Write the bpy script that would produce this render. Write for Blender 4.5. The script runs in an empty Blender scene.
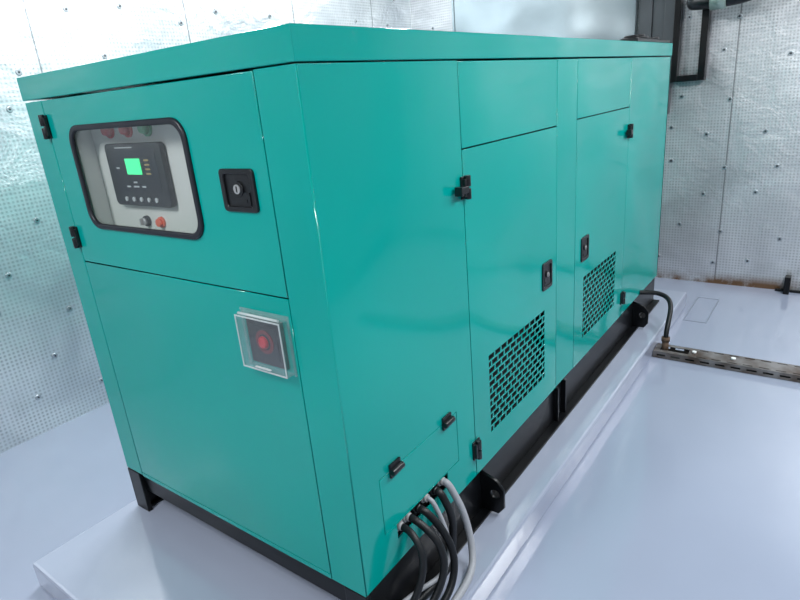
import bpy, bmesh, math, random
from mathutils import Matrix, Vector
random.seed(4)
sc=bpy.context.scene
col=sc.collection
OZ=0.32            # height of the canopy's lower edge above the room floor
W,L,H=1.35,3.46,1.60
wl={}
# ------------------------------------------------------------ materials
def mat(name,color,rough=.5,metal=0,coat=0,noise=None,bump=None,emit=None,spec=.5):
    m=bpy.data.materials.new(name); m.use_nodes=True
    nt=m.node_tree; b=nt.nodes["Principled BSDF"]
    b.inputs["Base Color"].default_value=(*color,1); b.inputs["Roughness"].default_value=rough
    b.inputs["Metallic"].default_value=metal; b.inputs["Coat Weight"].default_value=coat
    b.inputs["Coat Roughness"].default_value=.08
    b.inputs["Specular IOR Level"].default_value=spec
    tc=nt.nodes.new("ShaderNodeTexCoord")
    if noise:
        s,amt=noise
        n=nt.nodes.new("ShaderNodeTexNoise"); n.inputs["Scale"].default_value=s; n.inputs["Detail"].default_value=4
        nt.links.new(tc.outputs["Object"],n.inputs["Vector"])
        mx=nt.nodes.new("ShaderNodeMix"); mx.data_type='RGBA'
        mx.inputs["A"].default_value=(*[c*(1-amt) for c in color],1); mx.inputs["B"].default_value=(*[min(1,c*(1+amt)) for c in color],1)
        nt.links.new(n.outputs["Fac"],mx.inputs["Factor"]); nt.links.new(mx.outputs["Result"],b.inputs["Base Color"])
    if bump:
        s,st=bump[:2]
        n=nt.nodes.new("ShaderNodeTexNoise"); n.inputs["Scale"].default_value=s; n.inputs["Detail"].default_value=bump[3] if len(bump)>3 else 1.5
        nt.links.new(tc.outputs["Object"],n.inputs["Vector"])
        bp=nt.nodes.new("ShaderNodeBump"); bp.inputs["Strength"].default_value=st; bp.inputs["Distance"].default_value=bump[2] if len(bump)>2 else .01
        nt.links.new(n.outputs["Fac"],bp.inputs["Height"]); nt.links.new(bp.outputs["Normal"],b.inputs["Normal"])
    if emit:
        b.inputs["Emission Color"].default_value=(*emit[0],1); b.inputs["Emission Strength"].default_value=emit[1]
    return m
TEAL=mat("teal_paint",(0.0,0.315,0.278),.09,0,0,noise=(1.2,.10),bump=(1.7,1.0,.035,0),spec=.42)
DARK=mat("dark_interior",(0.002,0.006,0.006),.8)
BLACK=mat("black_frame_paint",(0.003,0.0035,0.0045),.34,noise=(8,.3),spec=.3)
PLAS=mat("black_plastic",(0.008,0.009,0.011),.33,bump=(60,.05))
RUB=mat("rubber_gasket",(0.006,0.007,0.013),.45,noise=(20,.2))
CREAM=mat("light_grey_enamel",(0.66,0.67,0.63),.45,noise=(5,.04))
STEEL=mat("bright_steel",(0.50,0.50,0.50),.35,.6,noise=(30,.1))
RED=mat("red_plastic",(0.55,0.010,0.02),.3,noise=(30,.1))
ORG=mat("orange_red_plastic",(0.75,0.13,0.06),.3,noise=(30,.1))
GRN=mat("green_plastic",(0.02,0.35,0.15),.3,noise=(30,.1))
YEL=mat("amber_lens",(0.45,0.33,0.12),.3,noise=(30,.1))
LCD=mat("green_lcd",(0.05,0.7,0.25),.3,emit=((0.06,1.0,0.33),.9),noise=(40,.1))
CAB=mat("black_cable_sheath",(0.008,0.009,0.011),.42,bump=(120,.1),spec=.35)
WCAB=mat("white_cable_sheath",(0.34,0.35,0.38),.5,bump=(120,.1))
LABEL=mat("white_print",(0.5,0.52,0.52),.5,noise=(30,.05))
FIX=mat("white_fitting",(0.8,0.8,0.8),.4,noise=(5,.03))
GLAND=mat("grey_gland_plastic",(0.34,0.35,0.36),.4,noise=(20,.1))
RUST=mat("rusty_conduit",(0.12,0.075,0.05),.7,.2,noise=(25,.5))
GALV=mat("galvanised_sheet",(0.40,0.47,0.50),.2,.8,noise=(2.5,.25),bump=(2.2,.9,.03,0))
def channelmat():
    m=mat("worn_grey_steel",(0.30,0.28,0.27),.5,.4)
    nt=m.node_tree;b=nt.nodes["Principled BSDF"];tc=nt.nodes.new("ShaderNodeTexCoord")
    n=nt.nodes.new("ShaderNodeTexNoise");n.inputs["Scale"].default_value=7;n.inputs["Detail"].default_value=6
    nt.links.new(tc.outputs["Object"],n.inputs["Vector"])
    r=nt.nodes.new("ShaderNodeValToRGB");r.color_ramp.elements[0].color=(.085,.062,.05,1);r.color_ramp.elements[1].color=(.23,.22,.22,1)
    r.color_ramp.elements[0].position=.38;r.color_ramp.elements[1].position=.62
    nt.links.new(n.outputs["Fac"],r.inputs["Fac"]);nt.links.new(r.outputs["Color"],b.inputs["Base Color"]);return m
CHAN=channelmat()
def foil(name,axes,base,dark,rust=False,crink=1.0,amt=(.2,.42)):
    """foil faced insulation: fine embossed grid + crinkles + sheet seams"""
    m=mat(name,base,.42,.65)
    nt=m.node_tree;N=nt.nodes.new;b=nt.nodes["Principled BSDF"];Lk=nt.links.new
    tc=N("ShaderNodeTexCoord");sp=N("ShaderNodeSeparateXYZ");Lk(tc.outputs["Object"],sp.inputs[0])
    def fr(out,pitch):
        a=N("ShaderNodeMath");a.operation='MULTIPLY';a.inputs[1].default_value=1/pitch;Lk(out,a.inputs[0])
        f=N("ShaderNodeMath");f.operation='FRACT';Lk(a.outputs[0],f.inputs[0]);return f.outputs[0]
    def line(out,pitch,width):
        g=N("ShaderNodeMath");g.operation='LESS_THAN';g.inputs[1].default_value=width;Lk(fr(out,pitch),g.inputs[0]);return g.outputs[0]
    def ridge(out,pitch):
        p=N("ShaderNodeMath");p.operation='PINGPONG';p.inputs[1].default_value=.5;Lk(fr(out,pitch),p.inputs[0])
        q=N("ShaderNodeMath");q.operation='MULTIPLY';q.inputs[1].default_value=2;Lk(p.outputs[0],q.inputs[0]);return q.outputs[0]
    mx=N("ShaderNodeMath");mx.operation='MULTIPLY';Lk(ridge(sp.outputs[axes[0]],.023),mx.inputs[0]);Lk(ridge(sp.outputs[axes[1]],.023),mx.inputs[1])
    seam=line(sp.outputs[axes[0]],1.02,.010)
    n=N("ShaderNodeTexNoise");n.inputs["Scale"].default_value=1.6;n.inputs["Detail"].default_value=6;n.inputs["Distortion"].default_value=.6
    Lk(tc.outputs["Object"],n.inputs["Vector"])
    n2=N("ShaderNodeTexNoise");n2.inputs["Scale"].default_value=6;n2.inputs["Detail"].default_value=8;n2.inputs["Roughness"].default_value=.62;n2.inputs["Distortion"].default_value=.5;Lk(tc.outputs["Object"],n2.inputs["Vector"])
    rp=N("ShaderNodeValToRGB");rp.color_ramp.elements[0].position=.36;rp.color_ramp.elements[1].position=.62
    rp.color_ramp.elements[0].color=(*dark,1);rp.color_ramp.elements[1].color=(*base,1);Lk(n.outputs["Fac"],rp.inputs["Fac"])
    pr=N("ShaderNodeMapRange");pr.inputs["From Min"].default_value=.35;pr.inputs["From Max"].default_value=.65;pr.inputs["To Min"].default_value=amt[0];pr.inputs["To Max"].default_value=amt[1];Lk(n2.outputs["Fac"],pr.inputs["Value"])
    g=N("ShaderNodeMath");g.operation='MULTIPLY';g.use_clamp=True;Lk(pr.outputs["Result"],g.inputs[1]);Lk(mx.outputs[0],g.inputs[0])
    g2=N("ShaderNodeMath");g2.operation='MULTIPLY';g2.use_clamp=True;g2.inputs[1].default_value=2.1;Lk(g.outputs[0],g2.inputs[0])
    c=N("ShaderNodeMix");c.data_type='RGBA';Lk(g2.outputs[0],c.inputs["Factor"]);Lk(rp.outputs["Color"],c.inputs["A"]);c.inputs["B"].default_value=(*[x*.45 for x in dark],1)
    c2=N("ShaderNodeMix");c2.data_type='RGBA';Lk(seam,c2.inputs["Factor"]);Lk(c.outputs["Result"],c2.inputs["A"]);c2.inputs["B"].default_value=(*[x*.5 for x in dark],1)
    last=c2.outputs["Result"]
    if rust:
        mr=N("ShaderNodeMapRange");mr.inputs["From Min"].default_value=.0;mr.inputs["From Max"].default_value=.11;mr.inputs["To Min"].default_value=1.4;mr.inputs["To Max"].default_value=0;Lk(sp.outputs[2],mr.inputs["Value"])
        n3=N("ShaderNodeTexNoise");n3.inputs["Scale"].default_value=4;n3.inputs["Detail"].default_value=8;n3.inputs["Roughness"].default_value=.65;Lk(tc.outputs["Object"],n3.inputs["Vector"])
        r3=N("ShaderNodeMapRange");r3.inputs["From Min"].default_value=.38;r3.inputs["From Max"].default_value=.58;Lk(n3.outputs["Fac"],r3.inputs["Value"])
        ml=N("ShaderNodeMath");ml.operation='MULTIPLY';ml.use_clamp=True;Lk(mr.outputs["Result"],ml.inputs[0]);Lk(r3.outputs["Result"],ml.inputs[1])
        c3=N("ShaderNodeMix");c3.data_type='RGBA';Lk(ml.outputs[0],c3.inputs["Factor"]);Lk(last,c3.inputs["A"]);c3.inputs["B"].default_value=(.20,.11,.06,1);last=c3.outputs["Result"]
    Lk(last,b.inputs["Base Color"])
    rr=N("ShaderNodeMapRange");rr.inputs["To Min"].default_value=.24;rr.inputs["To Max"].default_value=.5;Lk(n2.outputs["Fac"],rr.inputs["Value"]);Lk(rr.outputs["Result"],b.inputs["Roughness"])
    b1=N("ShaderNodeBump");b1.inputs["Strength"].default_value=.9*crink;b1.inputs["Distance"].default_value=.025;Lk(n2.outputs["Fac"],b1.inputs["Height"])
    Lk(b1.outputs["Normal"],b.inputs["Normal"])
    return m
FOILX=foil("foil_insulation_long_wall",(1,2),(0.88,0.92,0.94),(0.60,0.65,0.69),crink=.6)
FOILY=foil("foil_insulation_end_wall",(0,2),(0.80,0.81,0.83),(0.58,0.59,0.61),True,.45)
FOILD=foil("darkened_foil_long_wall",(1,2),(0.38,0.40,0.42),(0.22,0.24,0.26),crink=.5)  # unseen right wall, colour darkened to cut bounce light and deepen reflections
FOILE=foil("darkened_foil_end_wall",(0,2),(0.45,0.47,0.49),(0.28,0.30,0.32),crink=.5)  # unseen front wall, darkened likewise for less bounce and more contrast
PIN=mat("dark_pin",(0.08,0.085,0.095),.4,.5,noise=(40,.2))
WASH=mat("foil_washer",(0.50,0.54,0.57),.3,.8,noise=(40,.2))
FLOOR=mat("lavender_epoxy_floor",(0.295,0.33,0.425),.12,0,.5,noise=(1.2,.07),bump=(1.3,.9,.02))
PLINTH=mat("lavender_epoxy_plinth",(0.33,0.365,0.46),.14,0,.5,noise=(2,.06),bump=(1.8,.8,.015))
CEIL=mat("darkened_ceiling",(0.16,0.17,0.18),.8,noise=(2,.03))  # unseen ceiling, colour darkened to reduce light bounced into the room
GROOVE=mat("floor_groove",(0.20,0.23,0.29),.6,noise=(9,.1))
def glassmat(name,tint,fac,haze=0):
    m=bpy.data.materials.new(name);m.use_nodes=True;nt=m.node_tree;nt.nodes.clear();N=nt.nodes.new
    o=N("ShaderNodeOutputMaterial");t=N("ShaderNodeBsdfTransparent");t.inputs[0].default_value=(*tint,1)
    g=N("ShaderNodeBsdfGlossy");g.inputs["Roughness"].default_value=.08
    lw=N("ShaderNodeLayerWeight");lw.inputs[0].default_value=.12
    pw=N("ShaderNodeMath");pw.operation='MULTIPLY';pw.inputs[1].default_value=.4;nt.links.new(lw.outputs["Facing"],pw.inputs[0])
    ad=N("ShaderNodeMath");ad.operation='ADD';ad.inputs[1].default_value=fac;nt.links.new(pw.outputs[0],ad.inputs[0])
    mx=N("ShaderNodeMixShader");nt.links.new(ad.outputs[0],mx.inputs[0]);nt.links.new(t.outputs[0],mx.inputs[1]);nt.links.new(g.outputs[0],mx.inputs[2])
    last=mx
    if haze:
        d=N("ShaderNodeBsdfDiffuse");d.inputs[0].default_value=(.75,.8,.8,1)
        m2=N("ShaderNodeMixShader");m2.inputs[0].default_value=haze;nt.links.new(mx.outputs[0],m2.inputs[1]);nt.links.new(d.outputs[0],m2.inputs[2]);last=m2
    nt.links.new(last.outputs[0],o.inputs[0]);return m
GLASS=glassmat("window_glass",(.96,.97,.97),.03)
ACRY=glassmat("clear_acrylic",(.97,.98,.98),.04,.03)
ACRW=glassmat("clear_acrylic_side",(.96,.98,.98),.03,.09)
ACRE=glassmat("clear_acrylic_edge",(.95,.97,.97),.05,.50)
# ------------------------------------------------------------ helpers
def empty(name,loc,label=None,cat=None):
    o=bpy.data.objects.new(name,None);col.objects.link(o);o.location=loc;o.empty_display_size=.1
    wl[o]=Vector(loc)
    if label:o["label"]=label
    if cat:o["category"]=cat
    return o
def fin(name,me,mats,parent=None,label=None,cat=None,kind=None,bevel=0,smooth=False,group=None):
    cs=[v.co for v in me.vertices]
    lo=Vector([min(c[i] for c in cs) for i in range(3)]);hi=Vector([max(c[i] for c in cs) for i in range(3)])
    ctr=(lo+hi)/2
    if parent is None: ctr.z=lo.z
    me.transform(Matrix.Translation(-ctr));me.name=name
    o=bpy.data.objects.new(name,me);col.objects.link(o);o.location=ctr;wl[o]=ctr.copy()
    idx=[p.material_index for p in me.polygons]
    me.materials.clear()
    for m in (mats if isinstance(mats,(list,tuple)) else [mats]): me.materials.append(m)
    for p,i in zip(me.polygons,idx): p.material_index=i
    if parent:
        o.parent=parent;o.matrix_parent_inverse=Matrix.Translation(-wl[parent])
    if label:o["label"]=label
    if cat:o["category"]=cat
    if kind:o["kind"]=kind
    if group:o["group"]=group
    if smooth:
        for p in me.polygons:p.use_smooth=True
    if bevel:
        md=o.modifiers.new("bevel","BEVEL");md.width=bevel;md.segments=2;md.limit_method='ANGLE';md.angle_limit=math.radians(40)
    return o
def B(bm,x0,x1,y0,y1,z0,z1,m=0):
    """box in canopy coordinates (z measured from the canopy's lower edge)"""
    v=[bm.verts.new((x,y,z+OZ)) for x in (x0,x1) for y in (y0,y1) for z in (z0,z1)]
    for q in ((0,1,3,2),(4,6,7,5),(0,4,5,1),(2,3,7,6),(0,2,6,4),(1,5,7,3)):
        f=bm.faces.new([v[i] for i in q]);f.material_index=m
def C(bm,p0,p1,r0,r1=None,n=24,m=0):
    r1=r0 if r1 is None else r1
    p0=Vector(p0);p1=Vector(p1);d=(p1-p0).normalized();a=d.orthogonal().normalized();b=d.cross(a)
    o=Vector((0,0,OZ));A=[];Bv=[]
    for i in range(n):
        t=2*math.pi*i/n;e=a*math.cos(t)+b*math.sin(t)
        A.append(bm.verts.new(p0+e*r0+o));Bv.append(bm.verts.new(p1+e*r1+o))
    for i in range(n):
        j=(i+1)%n;f=bm.faces.new([A[i],A[j],Bv[j],Bv[i]]);f.material_index=m;f.smooth=True
    f=bm.faces.new(A[::-1]);f.material_index=m;f=bm.faces.new(Bv);f.material_index=m
def done(bm,name,mats,**k):
    bmesh.ops.recalc_face_normals(bm,faces=bm.faces)
    me=bpy.data.meshes.new(name);bm.to_mesh(me);bm.free();return fin(name,me,mats,**k)
def boxobj(name,ext,mats,**k):
    bm=bmesh.new();B(bm,*ext);return done(bm,name,mats,**k)
def cylobj(name,p0,p1,r,mats,n=18,**k):
    bm=bmesh.new();C(bm,p0,p1,r,n=n);return done(bm,name,mats,**k)
def rect(a0,a1,b0,b1): return [(a0,b0),(a1,b0),(a1,b1),(a0,b1)]
def rrect(a0,a1,b0,b1,r,n=6):
    out=[]
    for cx,cy,s in ((a1-r,b0+r,-90),(a1-r,b1-r,0),(a0+r,b1-r,90),(a0+r,b0+r,180)):
        for i in range(n+1):
            t=math.radians(s+90*i/n);out.append((cx+r*math.cos(t),cy+r*math.sin(t)))
    return out
def circ(cx,cy,r,n=20): return [(cx+r*math.cos(2*math.pi*i/n),cy+r*math.sin(2*math.pi*i/n)) for i in range(n)]
def plate(name,outer,holes,plane,out,t,mats,bev=.0015,**k):
    """sheet with real cut-outs. plane 'X': (a,b)=(y,z) outer face x=out ; plane 'Y': (a,b)=(x,z) outer face y=out (towards -y); 'Z': (x,y)"""
    cu=bpy.data.curves.new("t",'CURVE');cu.dimensions='2D';cu.fill_mode='BOTH';cu.extrude=t/2-bev;cu.bevel_depth=bev;cu.offset=-bev;cu.bevel_resolution=1
    for s,pts in enumerate([outer]+list(holes)):
        ar=sum(pts[i][0]*pts[(i+1)%len(pts)][1]-pts[(i+1)%len(pts)][0]*pts[i][1] for i in range(len(pts)))
        if (ar<0)!=(s>0): pts=pts[::-1]
        sp=cu.splines.new('POLY');sp.points.add(len(pts)-1);sp.use_cyclic_u=True
        for i,p in enumerate(pts): sp.points[i].co=(p[0],p[1],0,1)
    to=bpy.data.objects.new("t",cu);col.objects.link(to)
    dg=bpy.context.evaluated_depsgraph_get();me=bpy.data.meshes.new_from_object(to.evaluated_get(dg))
    bpy.data.objects.remove(to);bpy.data.curves.remove(cu)
    for v in me.vertices:
        a,b,n=v.co
        if plane=='X': v.co=(out-t/2+n,a,b+OZ)
        elif plane=='Y': v.co=(a,out+t/2-n,b+OZ)
        else: v.co=(a,b,out-t/2+n+OZ)
    return fin(name,me,mats,**k)
def tube(name,pts,r,m,**k):
    cu=bpy.data.curves.new("t",'CURVE');cu.dimensions='3D';cu.bevel_depth=r;cu.bevel_resolution=5;cu.use_fill_caps=True;cu.resolution_u=10
    sp=cu.splines.new('NURBS');sp.points.add(len(pts)-1);sp.order_u=4;sp.use_endpoint_u=True
    for i,p in enumerate(pts): sp.points[i].co=(p[0],p[1],p[2]+OZ,1)
    to=bpy.data.objects.new("t",cu);col.objects.link(to)
    dg=bpy.context.evaluated_depsgraph_get();me=bpy.data.meshes.new_from_object(to.evaluated_get(dg))
    bpy.data.objects.remove(to);bpy.data.curves.remove(cu)
    return fin(name,me,m,smooth=True,**k)
# ------------------------------------------------------------ room
X0,X1,Y0,Y1,ZC=-2.7,3.2,-3.0,4.40,3.0
CT=ZC-OZ
boxobj("floor",(X0-.1,X1+.1,Y0-.1,Y1+.1,-OZ-.1,-OZ),FLOOR,kind="structure",label="glossy lavender grey epoxy floor")
boxobj("ceiling",(X0-.1,X1+.1,Y0-.1,Y1+.1,CT,CT+.1),CEIL,kind="structure")
def wall(name,plane,m,ext):
    bm=bmesh.new();B(bm,*ext)
    if plane=='L': a0,a1=-3,4.3
    elif plane=='B': a0,a1=X0+.1,X1-.1
    if plane in 'LB':
        z=-.12
        row=0
        while z<2.6:
            a=a0+.1+(.13 if row%2 else 0)
            while a<a1:
                aa=a+random.uniform(-.07,.07);zz=z+random.uniform(-.05,.05)
                if plane=='L':
                    C(bm,(X0,aa,zz),(X0+.005,aa,zz),.018,.014,12,2);C(bm,(X0+.005,aa,zz),(X0+.010,aa,zz),.0055,.005,8,1)
                else:
                    C(bm,(aa,Y1,zz),(aa,Y1-.005,zz),.018,.015,12,2);C(bm,(aa,Y1-.005,zz),(aa,Y1-.010,zz),.009,.008,8,1)
                a+=.38
            z+=.27;row+=1
    return done(bm,name,[m,PIN,WASH],kind="structure",label="wall lined with silver foil faced insulation and pin washers")
wall("wall_left",'L',FOILX,(X0-.1,X0,Y0,Y1,-OZ,CT))
wall("wall_back",'B',FOILY,(X0-.1,X1+.1,Y1,Y1+.1,-OZ,CT))
wall("wall_right",'R',FOILD,(X1,X1+.1,Y0,Y1,-OZ,CT))
wall("wall_front",'F',FOILE,(X0-.1,X1+.1,Y0-.1,Y0,-OZ,CT))
# plinth
boxobj("plinth",(-1.41,.165,-.43,3.75,-OZ,-.2),PLINTH,bevel=.012,label="low raised concrete plinth coated in lavender grey epoxy",cat="plinth")
# ------------------------------------------------------------ generator
gen=empty("generator_set",(-W/2,L/2,OZ-.2),"teal sheet metal enclosed diesel generator on a black base frame","generator")
P=dict(parent=gen)
T=.005;g=.0022
def PX(name,a0,a1,b0,b1,holes=(),**k): return plate(name,rect(a0+g,a1-g,b0+g,b1-g),holes,'X',0,T,TEAL,parent=gen,**k)
def PY(name,a0,a1,b0,b1,holes=(),**k): return plate(name,rect(a0+g,a1-g,b0+g,b1-g),holes,'Y',0,T,TEAL,parent=gen,**k)
# inner core: shade behind gaps and slots is put into its near-black colour
bm=bmesh.new()
B(bm,-W+.02,-.16,.14,L-.02,.0,1.52);B(bm,-.16,-.05,.6,L-.02,0,1.52);B(bm,-.16,-.021,.14,.6,.38,1.52);B(bm,-W+.02,-.021,.021,.14,.16,.93);B(bm,-W+.02,-.16,.021,.14,0,.16)
B(bm,-.16,-.08,.02,.6,0,.38)
done(bm,"inner_body",DARK,**P)
top=1.519
bm=bmesh.new();B(bm,-W-.004,.004,-.004,L+.004,1.523,1.6)
lid=done(bm,"roof_lid",TEAL,bevel=.003,**P)
zb=.004
GL=[(.205,.118),(.250,.122),(.308,.116),(.355,.126),(.412,.118),(.462,.124)]
sp=plate("side_panel",rect(.0055,.695-g,zb,top),[rect(.118,.572,.146,.352),rect(.18,.49,.088,.1445)],'X',0,T,TEAL,parent=gen,bev=.0006)
def slots(y0,y1,z0,z1,rows,cols):
    out=[];ph=(z1-z0)/rows;pw=(y1-y0)/cols;gx=.009;gz=.0065
    for r in range(rows):
        off=0 if r%2 else -pw/2
        for c in range(cols+1):
            a=max(y0,y0+c*pw+off);b=min(y1,y0+(c+1)*pw+off)
            if b-a<pw*.3: continue
            out.append(rect(a+gx/2,b-gx/2,z0+r*ph+gz/2,z0+(r+1)*ph-gz/2))
    return out
d1=plate("side_door",rect(.695+g,1.498-g,zb,1.252-g),slots(.82,1.366,.122,.466,12,10),'X',0,.003,TEAL,bev=.0005,parent=gen)
PX("upper_side_panel",.695,1.498,1.252,top)
PX("centre_post",1.498,1.735,zb,top)
d2=plate("side_door",rect(1.735+g,2.56-g,zb,1.26-g),slots(1.86,2.41,.122,.470,12,10),'X',0,.003,TEAL,bev=.0005,parent=gen)
PX("upper_side_panel",1.735,2.56,1.26,top)
PX("side_panel",2.56,3.46,zb,top)
PY("corner_post",-W,-1.226,zb,top)
plate("corner_post",rect(-.141+g,.0,zb,top),[],'Y',0,T,TEAL,parent=gen,bev=.0006)
PY("lower_front_panel",-1.226,-.141,.02,.951)
boxobj("front_sill",(-1.224,-.143,0,T,.003,.0195),TEAL,**P)
cd=PY("control_door",-1.226,-.141,.951,top,[rrect(-1.072,-.458,1.101,1.416,.052)])
boxobj("rear_panel",(-W,0,L-.02,L,zb,top),TEAL,**P)
boxobj("far_side_panel",(-W,-W+.02,.021,L-.021,zb,top),TEAL,**P)
hatch=plate("cable_hatch",rect(.121,.569,.149,.349),[],'X',.0,T,TEAL,parent=gen)
def hinge(par,axis,a,b,s=1,knob=False):
    bm=bmesh.new()
    h=.045*s
    if axis=='X':
        B(bm,0,.008,a-.032*s,a+.028*s,b-h,b+h);C(bm,(.014,a,b-h*1.05),(.014,a,b-.003),.011,n=16);C(bm,(.014,a,b+.003),(.014,a,b+h*1.05),.011,n=16)
        B(bm,.004,.018,a-.028*s,a-.01,b-h*.8,b+h*.8)
        if knob:
            B(bm,.008,.030,a-.062,a-.018,b-.014,b+.008);B(bm,.008,.036,a-.075,a-.060,b-.018,b+.012)
    elif axis=='Xh':
        B(bm,0,.008,a-h*.6,a+h*.6,b-.024,b+.024);C(bm,(.013,a-h*.62,b),(.013,a+h*.62,b),.011,n=16)
    else:
        B(bm,a-.020*s,a+.020*s,-.007,0,b-h,b+h);C(bm,(a,-.012,b-h*1.05),(a,-.012,b-.003),.010,n=16);C(bm,(a,-.012,b+.003),(a,-.012,b+h*1.05),.010,n=16)
        B(bm,a+.006,a+.020*s,-.015,0,b-h*.8,b+h*.8)
    return done(bm,"hinge",PLAS,parent=par,bevel=.002)
hinge(hatch,'Xh',.195,.352);hinge(hatch,'Xh',.500,.352)
hinge(d1,'X',.700,1.13,.82,True);hinge(d1,'X',.695,.125,.85)
hinge(d2,'X',2.56,1.13,.82,True);hinge(d2,'X',2.56,.125,.85)
hinge(cd,'Y',-1.226,1.432,.85);hinge(cd,'Y',-1.226,1.045,.85)
def latch(par,plane,a,b,w,h):
    oo=.007 if plane=='X' else -.007
    fr=plate("latch",rrect(a-w/2,a+w/2,b-h/2,b+h/2,.012),[rrect(a-w*.38,a+w*.38,b-h*.38,b+h*.38,.008)],plane,oo,.009,PLAS,bev=.002,parent=par,label="black plastic flush latch with steel key barrel")
    bm=bmesh.new();s=1 if plane=='X' else -1
    def bx(a0,a1,n0,n1,b0,b1,m=0):
        n0,n1=sorted((n0*s,n1*s))
        B(bm,*( (n0,n1,a0,a1,b0,b1) if plane=='X' else (a0,a1,n0,n1,b0,b1)),m)
    def cy(ca,cb,n0,n1,r,m):
        p=(lambda n:(n*s,ca,cb)) if plane=='X' else (lambda n:(ca,n*s,cb))
        C(bm,p(n0),p(n1),r,n=20,m=m)
    k=min(1,w/.13)
    bx(a-w*.38,a+w*.38,-.001,.001,b-h*.38,b+h*.38)
    bx(a-w*.28,a+w*.30,.001,.004,b-h*.34,b-h*.05)
    bx(a-w*.20,a+w*.22,.004,.0055,b-h*.28,b-h*.20)
    cy(a,b+.004,.001,.007,.020*k,0)
    cy(a,b+.004,.007,.010,.0125*k,1)
    bx(a-.0025,a+.0025,.010,.0105,b-.004,b+.012)
    done(bm,"latch_handle",[PLAS,STEEL],parent=par)
    return fr
latch(cd,'Y',-.262,1.236,.135,.112)
latch(d1,'X',1.385,.622,.105,.125)
latch(d2,'X',1.868,.622,.105,.125)
# window
plate("window_gasket",rrect(-1.087,-.443,1.087,1.430,.06),[rrect(-1.068,-.462,1.105,1.412,.048)],'Y',-.009,.013,RUB,bev=.0045,parent=cd)
plate("window_pane",rrect(-1.070,-.460,1.103,1.414,.048),[],'Y',.001,.003,GLASS,bev=.0004,parent=cd,label="clear viewing pane")
# control panel inside
bm=bmesh.new();B(bm,-W+.03,-.022,.08,.13,.95,1.515)
B(bm,-1.13,-1.10,.022,.08,1.03,1.49);B(bm,-.43,-.40,.022,.08,1.03,1.49);B(bm,-1.13,-.40,.022,.08,1.03,1.05);B(bm,-1.13,-.40,.022,.08,1.47,1.49)
cp=done(bm,"control_panel",CREAM,bevel=.002,parent=gen)
c0,c1=-1.0,-.675
plate("controller",rrect(c0,c1,1.16,1.362,.018),[],'Y',.058,.02,PLAS,bev=.003,parent=cp,label="black generator controller with green display and buttons")
boxobj("controller_bezel",(c0+.035,c1-.035,.0565,.058,1.205,1.34),RUB,parent=cp)
boxobj("display_screen",(-.884,-.800,.0545,.0565,1.264,1.314),LCD,parent=cp)
for i in range(5): cylobj("push_button",(-.925+i*.044,.0580,1.183),(-.925+i*.044,.053,1.183),.0075,LABEL,14,parent=cp)
for i in range(4): boxobj("indicator_lamp",(-.775,-.750,.055,.0565,1.264+i*.014,1.269+i*.014),YEL,parent=cp)
boxobj("printed_text",(-.93,-.83,.055,.058,1.347,1.3505),LABEL,parent=cp)
for x0,x1,z in ((-.945,-.928,1.282),(-.905,-.885,1.222),(-.865,-.835,1.222),(-.815,-.795,1.222),(-.86,-.84,1.236)): boxobj("printed_symbol",(x0,x1,.055,.0565,z,z+.005),LABEL,parent=cp)
for x,m,n in ((-.975,RED,"red"),(-.865,RED,"red"),(-.755,GRN,"green")):
    bm=bmesh.new();C(bm,(x,.08,1.404),(x,.074,1.404),.026,n=24);C(bm,(x,.074,1.404),(x,.055,1.404),.020,.014,n=24)
    done(bm,"signal_lamp",m,parent=cp,label=n+" signal lamp")
bm=bmesh.new();kx,kz=-.868,1.106;C(bm,(kx,.08,kz),(kx,.070,kz),.018,n=20,m=0);C(bm,(kx,.070,kz),(kx,.060,kz),.012,n=20,m=1);B(bm,kx-.003,kx+.003,.050,.060,kz-.010,kz+.012,1)
done(bm,"key_switch",[PLAS,STEEL],parent=cp)
bm=bmesh.new();kx=-.785;C(bm,(kx,.08,kz),(kx,.072,kz),.018,n=20);C(bm,(kx,.072,kz),(kx,.062,kz),.013,n=20)
done(bm,"selector_knob",ORG,parent=cp)
# emergency stop
bm=bmesh.new();B(bm,-.322,-.178,-.010,0,.738,.880);B(bm,-.302,-.198,-.013,-.010,.758,.860)
es=done(bm,"emergency_stop",PLAS,bevel=.003,parent=gen,label="emergency stop switch under a clear acrylic flap")
bm=bmesh.new();C(bm,(-.25,-.013,.812),(-.25,-.018,.812),.014,n=24);C(bm,(-.25,-.018,.812),(-.25,-.021,.812),.020,n=28);C(bm,(-.25,-.021,.812),(-.25,-.025,.812),.020,.013,n=28)
done(bm,"mushroom_button",RED,parent=es)
plate("button_collar",circ(-.25,.812,.036,28),[circ(-.25,.812,.025,28)],'Y',-.0155,.0025,mat("dark_red_print",(.16,.012,.015),.4,noise=(30,.1)),bev=.0003,parent=es)
x0,x1,z0,z1=-.342,-.158,.726,.888;t=.0025;yo=-.028
boxobj("clear_flap_cover",(x0,x1,yo-.002,yo,z0,z1),ACRY,parent=es)
bm=bmesh.new()
B(bm,x0,x0+t,yo,-.001,z0,z1);B(bm,x1-t,x1,yo,-.001,z0,z1);B(bm,x0+t,x1-t,yo,-.001,z0,z0+t);B(bm,x0+t,x1-t,yo,-.001,z1-t,z1)
B(bm,x0-.008,x0,-.004,-.001,z0-.006,z1+.012);B(bm,x1,x1+.008,-.004,-.001,z0-.006,z1+.012);B(bm,x0,x1,-.004,-.001,z1,z1+.012)
done(bm,"clear_cover_side",ACRW,parent=es)
w_=.004
bm=bmesh.new();yf=yo-.004
B(bm,x0,x1,yf,yo-.002,z1-w_,z1);B(bm,x0,x1,yf,yo-.002,z0,z0+w_);B(bm,x0,x0+w_,yf,yo-.002,z0+w_,z1-w_);B(bm,x1-w_,x1,yf,yo-.002,z0+w_,z1-w_)
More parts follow.
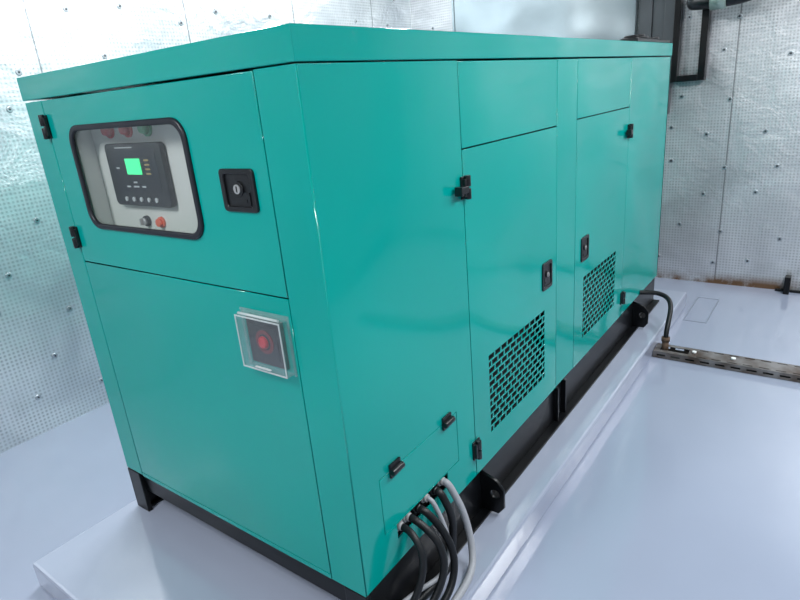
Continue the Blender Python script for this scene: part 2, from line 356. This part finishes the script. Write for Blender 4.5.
B(bm,x0+.06,x1-.06,yf-.006,yf,z0+.012,z0+.015)
C(bm,(x0+.01,-.024,z1+.004),(x1-.01,-.024,z1+.004),.004,n=12)
done(bm,"clear_cover_rim",ACRE,parent=es)
# roof fittings
bm=bmesh.new();B(bm,-.55,-.01,2.70,3.45,1.601,1.620)
C(bm,(-.10,2.95,1.62),(-.10,2.95,1.636),.08,n=28);C(bm,(-.10,3.20,1.62),(-.10,3.20,1.636),.08,n=28);C(bm,(-.10,2.95,1.636),(-.10,2.95,1.648),.06,n=28)
done(bm,"roof_vent",PLAS,parent=gen,bevel=.003)
# base frame
bm=bmesh.new()
for xs in (-1,1):
    if xs>0: xo,xi=-.012,-.05
    else: xo,xi=-W+.012,-W+.05
    a,b=min(xo,xi),max(xo,xi)
    B(bm,a,b,.01,L-.01,-.188,-.0)
    B(bm,(a if xs<0 else a-.02),(b+.02 if xs<0 else .03),.0,L,-.2,-.188)
for y in (.02,.9,1.75,2.6,L-.08):
    B(bm,-W+.05,-.05,y,y+.05,-.10,-.003)
B(bm,-W,-W+.09,0,.02,-.2,0);B(bm,-.09,0,0,.02,-.2,0)
B(bm,-W,-W+.012,0,.10,-.2,0);
bf=done(bm,"base_frame",BLACK,parent=gen,bevel=.003)
def lug(y):
    plate("lifting_lug",[(-.012,-.188),(.065,-.188),(.09,-.155),(.09,-.075),(.06,-.035),(-.012,-.012)],[circ(.052,-.10,.020)],'Y',y,.014,BLACK,parent=bf)
for y in (.74,2.88): lug(y)
bm=bmesh.new();B(bm,-.012,.012,1.50,1.512,-.188,-.004);B(bm,-.012,.012,1.60,1.612,-.188,-.004);done(bm,"frame_stiffener",BLACK,parent=bf,bevel=.001)
# ------------------------------------------------------------ glands
for i,(y,z) in enumerate(GL):
    bm=bmesh.new();C(bm,(-.03,y,z),(-.010,y,z),.021,n=6);C(bm,(-.010,y,z),(.002,y,z),.016,.013,n=20)
    done(bm,"cable_gland",PLAS if i in (2,4) else GLAND,parent=hatch)
# ------------------------------------------------------------ cables
GRP="power cables hanging from the side hatch"
def cable(i,path,r,m,lab):
    y0,z0=GL[i]
    pts=[(.003,y0,z0),(.018,y0,z0)]+path
    return tube("power_cable",pts,r,m,label=lab,cat="cable",group=GRP)
bl="black sheathed power cable drooping onto the plinth"
wh="off-white sheathed cable drooping onto the plinth"
f=-.2
cable(0,[(.05,.200,.110),(.090,.190,.060),(.100,.165,-.01),(.075,.10,-.12),(.050,.0,f+.014),(.04,-.2,f+.012),(.04,-.40,f+.012)],.0120,CAB,bl)
cable(1,[(.05,.255,.105),(.110,.265,.050),(.135,.245,-.04),(.11,.17,-.14),(.080,.05,f+.014),(.067,-.2,f+.014),(.068,-.40,f+.014)],.0130,CAB,bl)
cable(2,[(.045,.320,.085),(.085,.335,.020),(.115,.335,-.06),(.128,.28,-.15),(.112,.14,f+.014),(.096,-.1,f+.014),(.099,-.40,f+.014)],.0130,CAB,bl)
cable(4,[(.033,.415,.08),(.055,.425,.02),(.050,.42,-.08),(.06,.38,-.160),(.060,.30,f+.045),(.05,.2,f+.042),(.03,.10,f+.040),(.01,.03,f+.060)],.0140,CAB,bl)
cable(3,[(.030,.36,.095),(.050,.370,.03),(.076,.375,-.08),(.074,.30,-.14),(.045,.22,f+.075),(.02,.14,f+.065),(.010,.08,f+.062)],.0085,WCAB,wh)
cable(5,[(.030,.470,.085),(.055,.485,.02),(.078,.49,-.08),(.108,.46,-.16),(.142,.38,f+.016),(.138,.1,f+.014),(.130,-.2,f+.014),(.128,-.4,f+.014)],.0130,WCAB,wh)
tube("output_cable",[(.002,2.99,.02),(.03,3.0,.02),(.08,3.02,.025),(.17,3.02,.01),(.215,2.96,-.03),(.225,2.86,-.09),(.225,2.81,-.15),(.225,2.80,-.195)],.0155,CAB,label="black cable looping from the base down to the floor channel",cat="cable")
# slotted channel on floor
ch=empty("cable_channel",(.85,2.795,0),"slotted worn steel cable channel lying on the floor","cable channel")
hl=[rrect(.42+i*.085,.475+i*.085,2.845,2.856,.005,3) for i in range(20)]+[rrect(.42+i*.085,.475+i*.085,2.742,2.753,.005,3) for i in range(20)]
plate("channel_cover",rect(.168,2.2,2.732,2.863),hl+[rect(.20,.37,2.765,2.835)],'Z',-OZ+.045,.004,CHAN,bev=.0006,parent=ch)
for yy in (2.728,2.863):
    plate("channel_side",rect(.168,2.2,-OZ+.001,-OZ+.045),[rrect(.19+i*.085,.245+i*.085,-OZ+.016,-OZ+.028,.005,3) for i in range(23)],'Y',yy,.004,CHAN,bev=.0006,parent=ch)
boxobj("channel_base",(.168,2.2,2.733,2.862,-OZ+.001,-OZ+.004),DARK,parent=ch)
bm=bmesh.new();C(bm,(.225,2.80,-OZ+.004),(.225,2.80,-.205),.021,n=20);C(bm,(.225,2.80,-.225),(.225,2.80,-.197),.026,n=8);done(bm,"conduit_stub",RUST,parent=ch,label="rusty upright conduit stub")
for xx,yy in ((.40,2.80),(.62,2.80)):
    cylobj("fixing_bolt",(xx,yy,-OZ+.045),(xx,yy,-OZ+.056),.014,FIX,6,parent=ch)
bm=bmesh.new()
def ring(x0,x1,y0,y1,w):
    B(bm,x0,x1,y0,y0+w,-OZ,-OZ+.002);B(bm,x0,x1,y1-w,y1,-OZ,-OZ+.002);B(bm,x0,x0+w,y0+w,y1-w,-OZ,-OZ+.002);B(bm,x1-w,x1,y0+w,y1-w,-OZ,-OZ+.002)
ring(.20,.36,3.45,4.0,.009)
done(bm,"floor_access_cover",GROOVE,label="thin dark rim of an epoxy coated floor access cover",cat="floor cover")
# ------------------------------------------------------------ back wall things
bm=bmesh.new();B(bm,-2.17,-.48,4.33,4.385,1.2,CT-.002)
for x in (-2.17,-.50): B(bm,x,x+.02,4.32,4.33,1.2,CT-.002)
done(bm,"air_duct",GALV,label="galvanised sheet metal air duct face on the wall",cat="duct")
GREY=mat("grey_trunking",(.10,.11,.12),.4,.4,noise=(3,.3))
bm=bmesh.new();B(bm,-.46,-.36,4.35,4.385,1.1,CT-.002);B(bm,-.36,-.265,4.365,4.385,1.1,CT-.002);B(bm,-.265,-.19,4.34,4.385,1.1,CT-.002)
done(bm,"wall_trunking",GREY,label="grey vertical metal trunking on the wall",cat="trunking",bevel=.003)
bm=bmesh.new();B(bm,-.185,-.14,4.30,4.385,1.34,CT-.002);B(bm,.01,.06,4.30,4.385,1.34,CT-.002);B(bm,-.14,.01,4.30,4.385,1.34,1.385);B(bm,-.14,.01,4.35,4.385,2.0,2.04)
done(bm,"support_bracket",BLACK,label="black square tube steel support frame on the wall",cat="bracket",bevel=.004)
ex=empty("exhaust_pipe",(.3,4.0,1.8+OZ),"dark exhaust pipe with a pale green clamp beneath the ceiling","exhaust pipe")
tube("pipe",[(-.02,4.28,1.90),(-.02,4.15,1.885),(-.0,4.0,1.875),(.15,3.98,1.865),(.35,3.98,1.87),(.5,3.98,1.93),(.6,3.98,2.1),(.6,3.98,2.66)],.055,PLAS,parent=ex)
bm=bmesh.new();C(bm,(.12,3.98,1.868),(.22,3.98,1.867),.066,n=28);B(bm,.155,.185,3.97,3.99,1.93,2.0);done(bm,"pipe_clamp",mat("pale_green_metal",(.30,.40,.36),.35,.5,noise=(20,.15)),parent=ex)
bm=bmesh.new();B(bm,.76,.80,4.30,4.38,-OZ,-.18);B(bm,.70,1.4,4.36,4.38,-OZ,-OZ+.02)
done(bm,"floor_bracket",BLACK,label="black steel angle bracket at the foot of the wall",cat="bracket",bevel=.003)
# ------------------------------------------------------------ lights
def lamp(x,y,e,rot=0):
    ro=empty("ceiling_light",(x,y,ZC-.06),"white linear ceiling light","ceiling light");ro["group"]="linear ceiling lights"
    bm=bmesh.new();sx,sy=(.65,.09) if rot else (.09,.65)
    B(bm,x-sx,x+sx,y-sy,y+sy,CT-.05,CT-.001);done(bm,"light_housing",FIX,parent=ro,bevel=.005)
    l=bpy.data.lights.new("linear_lamp",'AREA');l.shape='RECTANGLE';l.size=sx*2;l.size_y=sy*2;l.energy=e;l.color=(.95,.98,1.0)
    o=bpy.data.objects.new("linear_lamp",l);col.objects.link(o);o.location=(x,y,ZC-.055);o.parent=ro;o.matrix_parent_inverse=Matrix.Translation(-wl[ro])
K=1.0
for x,y,e in ((1.7,-1.2,42),(1.7,1.2,80),(1.7,3.3,72),(-.6,-1.9,80),(-2.0,1.0,58),(-2.0,3.0,46)): lamp(x,y,e*K)
w=bpy.data.worlds.new("world");sc.world=w;w.use_nodes=True
w.node_tree.nodes["Background"].inputs[0].default_value=(.8,.88,1,1);w.node_tree.nodes["Background"].inputs[1].default_value=.3
# ------------------------------------------------------------ camera
R=[[0.80731,0.58417,-0.08359],[0.13098,-0.3155,-0.93984],[-0.5754,0.7478,-0.33122]]
cam=bpy.data.cameras.new("camera");co=bpy.data.objects.new("camera",cam);col.objects.link(co)
co.matrix_world=Matrix([[R[0][i],-R[1][i],-R[2][i],(.9909,-.9876,1.4381+OZ)[i]] for i in range(3)]+[[0,0,0,1]])
cam.sensor_width=36;cam.lens=36*585.78/800;cam.clip_start=.05
sc.camera=co
sc.view_settings.view_transform='Standard'
